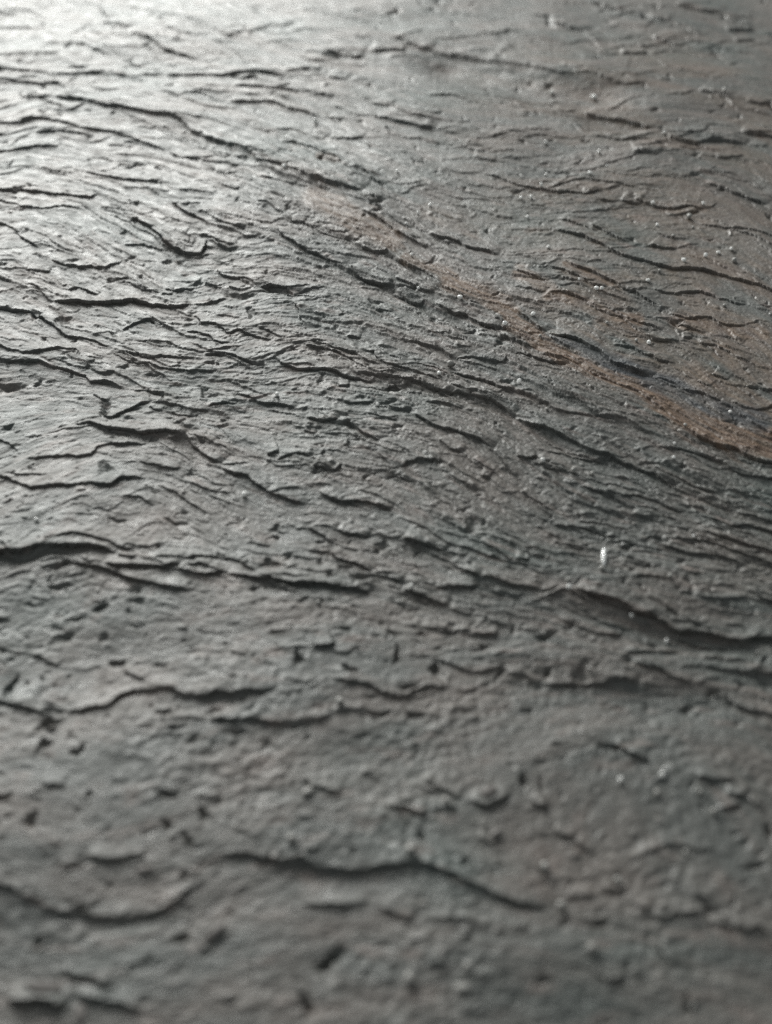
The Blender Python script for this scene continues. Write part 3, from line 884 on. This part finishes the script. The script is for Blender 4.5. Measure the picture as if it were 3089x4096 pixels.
# ----------------------------------------------------------------------------
# materials
# ----------------------------------------------------------------------------
def stone_material():
    m = bpy.data.materials.new('slate')
    m.use_nodes = True
    nt = m.node_tree; N = nt.nodes; Lk = nt.links
    b = N['Principled BSDF']
    def node(t, **kw):
        o = N.new(t)
        for k, v in kw.items(): setattr(o, k, v)
        return o
    at = node('ShaderNodeAttribute', attribute_name='grain')
    tc = node('ShaderNodeTexCoord')
    def mapping(src, sc):
        mp = node('ShaderNodeMapping'); mp.inputs['Scale'].default_value = sc
        Lk.new(src, mp.inputs['Vector']); return mp.outputs['Vector']
    def noise(vec, scale, detail=3, rough=0.55):
        n_ = node('ShaderNodeTexNoise'); n_.inputs['Scale'].default_value = scale
        n_.inputs['Detail'].default_value = detail; n_.inputs['Roughness'].default_value = rough
        Lk.new(vec, n_.inputs['Vector']); return n_.outputs['Fac']
    def ramp(f, a, b_, ca=(0, 0, 0, 1), cb=(1, 1, 1, 1)):
        r = node('ShaderNodeValToRGB'); e = r.color_ramp.elements
        e[0].position = a; e[0].color = ca; e[1].position = b_; e[1].color = cb
        Lk.new(f, r.inputs['Fac']); return r.outputs['Color']
    def mix(f, a, b_, mode='MIX'):
        x = node('ShaderNodeMix', data_type='RGBA', blend_type=mode)
        if isinstance(f, (int, float)): x.inputs['Factor'].default_value = f
        else: Lk.new(f, x.inputs['Factor'])
        for s, v in (('A', a), ('B', b_)):
            i = [q for q in x.inputs if q.name == s and q.type == 'RGBA'][0]
            if isinstance(v, tuple): i.default_value = v
            else: Lk.new(v, i)
        return [q for q in x.outputs if q.type == 'RGBA'][0]
    gv = at.outputs['Vector']; ov = tc.outputs['Object']
    flow = mapping(gv, (1.0, 2.6, 1.0))
    c = mix(ramp(noise(flow, 45, 4), 0.40, 0.62), (0.094, 0.099, 0.092, 1), (0.144, 0.127, 0.114, 1))
    c = mix(ramp(noise(mapping(ov, (1, 1.4, 1)), 22, 3), 0.50, 0.70), c, (0.086, 0.106, 0.098, 1))
    c = mix(ramp(noise(flow, 160, 3), 0.55, 0.75), c, (0.178, 0.146, 0.130, 1))
    # speckle
    sp = noise(mapping(ov, (1, 1.2, 1)), 2600, 2, 0.7)
    c = mix(0.75, c, ramp(sp, 0.30, 0.72, (0.50, 0.50, 0.50, 1), (1.5, 1.48, 1.46, 1)), 'MULTIPLY')
    ru = node('ShaderNodeAttribute', attribute_name='rust')
    c_r = mix(ramp(noise(flow, 420, 4), 0.38, 0.66), (0.116, 0.072, 0.050, 1), (0.212, 0.135, 0.082, 1))
    c = mix(ru.outputs['Fac'], c, c_r)
    sl = node('ShaderNodeAttribute', attribute_name='blue')
    c = mix(sl.outputs['Fac'], c, (0.052, 0.057, 0.064, 1))
    Lk.new(c, b.inputs['Base Color'])
    rr = node('ShaderNodeMapRange')
    Lk.new(noise(flow, 260, 4), rr.inputs['Value'])
    rr.inputs['From Min'].default_value = 0.3; rr.inputs['From Max'].default_value = 0.7
    rr.inputs['To Min'].default_value = 0.42; rr.inputs['To Max'].default_value = 0.69
    Lk.new(rr.outputs['Result'], b.inputs['Roughness'])
    b.inputs['Specular IOR Level'].default_value = 0.95
    b1 = node('ShaderNodeBump'); b1.inputs['Strength'].default_value = 0.8; b1.inputs['Distance'].default_value = 0.00012
    Lk.new(noise(mapping(gv, (1.0, 2.2, 1.0)), 1500, 4, 0.65), b1.inputs['Height'])
    b2 = node('ShaderNodeBump'); b2.inputs['Strength'].default_value = 0.9; b2.inputs['Distance'].default_value = 0.00005
    Lk.new(noise(ov, 5200, 2, 0.6), b2.inputs['Height'])
    Lk.new(b1.outputs['Normal'], b2.inputs['Normal'])
    Lk.new(b2.outputs['Normal'], b.inputs['Normal'])
    return m
MAT = stone_material()

def plain(name, col, rough, sss=0.0):
    m = bpy.data.materials.new(name); m.use_nodes = True
    nt = m.node_tree; b = nt.nodes['Principled BSDF']
    n_ = nt.nodes.new('ShaderNodeTexNoise'); n_.inputs['Scale'].default_value = 2200; n_.inputs['Detail'].default_value = 3
    tc = nt.nodes.new('ShaderNodeTexCoord'); nt.links.new(tc.outputs['Object'], n_.inputs['Vector'])
    r = nt.nodes.new('ShaderNodeValToRGB')
    r.color_ramp.elements[0].position = 0.3; r.color_ramp.elements[1].position = 0.7
    r.color_ramp.elements[0].color = tuple(c * 0.72 for c in col) + (1,); r.color_ramp.elements[1].color = tuple(min(1, c * 1.12) for c in col) + (1,)
    nt.links.new(n_.outputs['Fac'], r.inputs['Fac']); nt.links.new(r.outputs['Color'], b.inputs['Base Color'])
    b.inputs['Roughness'].default_value = rough
    if sss:
        b.inputs['Subsurface Weight'].default_value = sss; b.inputs['Subsurface Scale'].default_value = 0.0012
        b.inputs['Subsurface Radius'].default_value = (1, 1, 1)
    return m
M_WHITE = plain('white_quartz', (0.88, 0.87, 0.84), 0.18, 0.9)
M_GLINT = plain('glinting_quartz', (0.92, 0.91, 0.88), 0.14, 0.9)
M_PALE = plain('pale_grit', (0.80, 0.79, 0.76), 0.2, 0.8)
M_DUST = plain('slate_chip', (0.17, 0.155, 0.145), 0.55)
M_GREY = plain('grey_grit', (0.36, 0.35, 0.33), 0.35, 0.3)

# ----------------------------------------------------------------------------
# slab mesh, its lifted layers cut out as parts
# ----------------------------------------------------------------------------
OM = np.maximum(np.hypot(OX, OY), 1e-12); OK_ = np.minimum(1, 0.0005 / OM)
co = np.stack([X + OX * OK_, Y + OY * OK_, Z], -1).astype(np.float32).reshape(-1, 3)
gr = np.stack([PSI, PHI, np.zeros_like(X)], -1).astype(np.float32).reshape(-1, 3)
ru = RUST.astype(np.float32).ravel(); bl = SLATE.astype(np.float32).ravel()
ii = (np.arange(NR - 1)[:, None] * NC + np.arange(NC - 1)[None, :])
quads = np.stack([ii, ii + 1, ii + NC + 1, ii + NC], -1).reshape(-1, 4)
fid = part_id[1:, :-1].reshape(-1)

def grid_object(name, faces, parent=None, extra=None):
    used, inv = np.unique(faces.ravel(), return_inverse=True)
    f = inv.reshape(-1, 4).astype(np.int32)
    v = co[used]; g_ = gr[used]; r_ = ru[used]; b_ = bl[used]
    if extra is not None:
        ev, ef = extra
        f = np.vstack([f, np.where(ef >= 10 ** 8, ef - 10 ** 8 + len(v), np.searchsorted(used, np.minimum(ef, used[-1])))]).astype(np.int32)
        v = np.vstack([v, ev]); z = len(ev)
        g_ = np.vstack([g_, ev * [1, 1, 0]]); r_ = np.concatenate([r_, np.zeros(z)]); b_ = np.concatenate([b_, np.zeros(z)])
    me = bpy.data.meshes.new(name)
    me.vertices.add(len(v)); me.vertices.foreach_set('co', v.astype(np.float32).ravel())
    me.loops.add(len(f) * 4); me.loops.foreach_set('vertex_index', f.ravel())
    me.polygons.add(len(f)); me.polygons.foreach_set('loop_start', np.arange(0, len(f) * 4, 4, dtype=np.int32))
    me.update(calc_edges=True)
    me.attributes.new('grain', 'FLOAT_VECTOR', 'POINT').data.foreach_set('vector', g_.astype(np.float32).ravel())
    me.attributes.new('rust', 'FLOAT', 'POINT').data.foreach_set('value', r_.astype(np.float32))
    me.attributes.new('blue', 'FLOAT', 'POINT').data.foreach_set('value', b_.astype(np.float32))
    me.polygons.foreach_set('use_smooth', np.ones(len(f), bool))
    me.materials.append(MAT)
    o = bpy.data.objects.new(name, me); scene.collection.objects.link(o)
    if parent: o.parent = parent
    return o

# sides and underside of the slab
per = np.concatenate([np.arange(NC), (np.arange(1, NR)) * NC + NC - 1,
                      (NR - 1) * NC + np.arange(NC - 2, -1, -1), np.arange(NR - 2, 0, -1) * NC])
step = per[::1]
low = co[step].copy(); low[:, 2] = -0.012
n_p = len(step); B = 10 ** 8
nx = np.roll(np.arange(n_p), -1)
side = np.stack([step[nx], step, B + np.arange(n_p), B + nx], -1)
cor = [0, NC - 1, NC - 1 + NR - 1, NC - 1 + NR - 1 + NC - 1]
under = np.array([[B + cor[3], B + cor[2], B + cor[1], B + cor[0]]])

frust = (STREAK[1:, :-1] > 0.42).ravel(); fblue = (SLATE[1:, :-1] > 0.42).ravel()
fid = np.where(frust & (fid < 1000), 900, fid); fid = np.where(fblue & ~frust & (fid < 900), 901, fid)
counts = np.bincount(fid[fid >= 0], minlength=1000 + NPIT)
keep = [i for i in range(len(counts)) if counts[i] > (25 if i >= 1000 else 120)]
edge_face = np.zeros((NR - 1, NC - 1), bool)
edge_face[0] = edge_face[-1] = True; edge_face[:, 0] = edge_face[:, -1] = True
edge_face = edge_face.ravel()
is_part = np.isin(fid, keep) & ~edge_face
slab = grid_object('slate_slab', quads[~is_part], None, (low, np.vstack([side, under])))
slab['label'] = 'grey riven slate slab with wavy cracked layers and a rust-brown streak'
slab['category'] = 'slate slab'; slab['kind'] = 'thing'
order = np.argsort(fid, kind='stable')
sf = fid[order]
for i in keep:
    a, b = np.searchsorted(sf, [i, i + 1])
    sel = order[a:b]; sel = sel[is_part[sel]]
    nm = 'pit' if i >= 1000 else 'rust_streak' if i == 900 else 'blue_grey_strip' if i == 901 else \
         'flake' if traced[i][0] < 4 else 'slate_layer'
    o = grid_object(nm, quads[sel], slab)
    if i == 900: o['label'] = 'rust-brown streak along an exposed layer of slate'
    elif i == 901: o['label'] = 'dark blue-grey strip beside the rust-brown streak'
    elif i < 900 and ru[quads[sel].ravel()].mean() > 0.33: o['label'] = 'rust-brown stained layer of slate'

# ----------------------------------------------------------------------------
# loose grains lying on the slate
# ----------------------------------------------------------------------------
def surf_z(x, y):
    r = np.clip(np.searchsorted(Yrow, y), 1, NR - 2); c = np.clip(np.searchsorted(U, x / Wrow[r]), 1, NC - 2)
    return float(Z[r - 1:r + 2, c - 1:c + 2].max())
import bmesh
def grain_mesh(seed, sx, sy, sz, sub=3):
    bm = bmesh.new(); bmesh.ops.create_icosphere(bm, subdivisions=sub, radius=1.0)
    rg = np.random.default_rng(seed)
    planes = [(lambda v: v / np.linalg.norm(v))(rg.normal(size=3)) for _ in range(9)]
    offs = rg.uniform(0.55, 0.95, 9)
    for v in bm.verts:
        p = np.array(v.co)
        for n_, d in zip(planes, offs):          # broken facets
            e = p @ n_ - d
            if e > 0: p = p - n_ * e * 0.85
        p *= 1 + 0.05 * math.sin(7 * p[0] + seed) * math.sin(6 * p[1]) + 0.04 * math.sin(9 * p[2] + seed)
        v.co = p * (sx, sy, sz)
    me = bpy.data.meshes.new('grit_grain'); bm.to_mesh(me); bm.free()
    me.polygons.foreach_set('use_smooth', np.ones(len(me.polygons), bool))
    return me
protos = [grain_mesh(i, 1.0, 0.8 + 0.3 * (i % 3) / 2, 0.75 + 0.25 * (i % 2), 2) for i in range(8)]
prom = {}
for k, pm in enumerate(protos):
    for nm, mt in (('w', M_WHITE), ('p', M_PALE), ('g', M_GREY)):
        me = pm.copy(); me.materials.append(mt); prom[(k, nm)] = me
REGION = {
    'ur': "the blurred top right plate",
    'ump': "the smooth upper right plate",
    'urp': "the upper right short ledges",
    'uc': "the blurred upper middle ledges",
    'lc': "the fine cracks above the rust streak",
    'rr': "the right-edge ledge above the rust",
    'ru': "the upper brown-tinged layers",
    'rd': "the right-edge brown-tinged layers",
    'rs': "the rust streak's upper end",
    'lm': "grey ledges left of the rust streak",
    'rl': "dark ledges below the rust streak",
    'pr': "the plate around the long white grain",
    'lf': "the lower left half",
    'cn': "the dark central ledge",
    'br': "the blurred lower right",
    'bc': "the blurred bottom middle",
}
ORD = ['leftmost', 'second from left', 'third from left', 'fourth from left', 'fifth from left', 'sixth from left',
       'seventh from left', 'eighth from left', 'ninth from left', 'tenth from left', 'rightmost']
def put_grain(me, x, y, rad, label, rz, group='loose grit grains on the slate', sc=(1, 1, 1), rx=0.0, sink=0.25, name='grit_grain'):
    g = d2g([(x, y)])[0]; r = rad * pxs(g[1])
    z0 = surf_z(*g)
    o = bpy.data.objects.new(name, me); scene.collection.objects.link(o)
    hz = r * sc[2] * 0.8
    # stand where the line of sight through the traced point meets the surface
    zc = z0 + hz * (1 - sink)
    f = 1 - zc / CAM_H
    o.location = (g[0] * f, g[1] * f, surf_z(g[0] * f, g[1] * f) + hz * (1 - sink))
    o.scale = (r * sc[0], r * sc[1], r * sc[2]); o.rotation_euler = (rx, 0, rz)
    o['label'] = label; o['category'] = 'grit grain'; o['group'] = group
    return o
k = 0
for ln in GRAINS.strip().splitlines():
    toks = ln.split(); key = toks[0]
    gs = sorted([tuple(map(float, t.split(','))) for t in toks[1:]])
    for j, (x, y, r, s) in enumerate(gs):
        od = 'rightmost' if j == len(gs) - 1 else ORD[j]
        if len(gs) == 2: od = ('left one', 'right one')[j]
        tone = 'white' if s > 0.85 else ('pale' if s >= 0.6 else 'grey')
        nm = 'w' if s > 0.85 else ('p' if s >= 0.6 else 'g')
        put_grain(prom[(k % 8, nm)], x, y, r * 1.05, f'tiny {tone} grit grain, {od} on {REGION[key]}', k * 2.4)
        k += 1
# the bright upright flake and its neighbours, the big chips in the foreground
def special(x, y, r, sc, mat, label, rz=0.0, rx=0.0, seed=40, cat='grit grain', name='grit_grain', sink=0.25):
    me = grain_mesh(seed, 1, 1, 1, 3); me.materials.append(mat)
    o = put_grain(me, x, y, r, label, rz, sc=sc, rx=rx, sink=sink, name=name); o['category'] = cat
    return o
special(1305, 1205, 15, (0.46, 1.9, 0.5), M_GLINT, 'long bright white grain, largest and brightest, on the plate right of centre', -0.12, 0.0, 41, sink=0.1)
special(1122, 820, 7.5, (0.8, 0.7, 1.1), M_WHITE, 'double-lobed white grain left of the rust streak, largest there', 0.6, 0, 42)
special(1229, 1268, 6.5, (1, 0.9, 0.9), M_PALE, 'pale grain at the corner of the dark ledge, lower of its pair', 0.2, 0, 43)
special(1227, 1252, 6.5, (1, 0.9, 0.9), M_GREY, 'grey grain at the corner of the dark ledge, upper of its pair', 1.2, 0, 44)
special(664, 1711, 14, (1.15, 0.6, 0.45), M_GREY, 'blurred pale oblong chip left of the bottom middle', 0.6, 0, 45, 'stone chip', 'stone_chip')
special(463, 2014, 22, (1.5, 0.45, 0.35), M_DUST, 'long blurred pinkish chip beside a dark pit at bottom left', 0.7, 0, 46, 'stone chip', 'stone_chip')
special(998, 2132, 15, (1.3, 0.6, 0.4), M_GREY, 'blurred pale oblong chip near the bottom edge, middle', 0.1, 0, 47, 'stone chip', 'stone_chip')
special(1058, 1709, 22, (1.0, 0.75, 0.28), M_DUST, 'large blurred grey rounded pebble above the bottom middle', 0.3, 0, 48, 'pebble', 'pebble', 0.5)
special(1071, 1799, 14, (1.3, 0.5, 0.4), M_DUST, 'blurred pinkish chip lying below the grey pebble', 0.6, 0, 49, 'stone chip', 'stone_chip')
special(312, 1879, 15, (1.3, 0.7, 0.25), M_DUST, 'blurred pale flat crumb above the lower left ledge', 0.2, 0, 50, 'stone chip', 'stone_chip')
special(90, 2132, 30, (1.5, 0.7, 0.25), M_DUST, 'large blurred grey lump in the bottom left corner', -0.2, 0, 51, 'pebble', 'pebble', 0.5)
special(172, 2192, 20, (0.8, 1.1, 0.25), M_DUST, 'smaller blurred grey lump at the bottom edge, left', 0.4, 0, 52, 'pebble', 'pebble', 0.5)
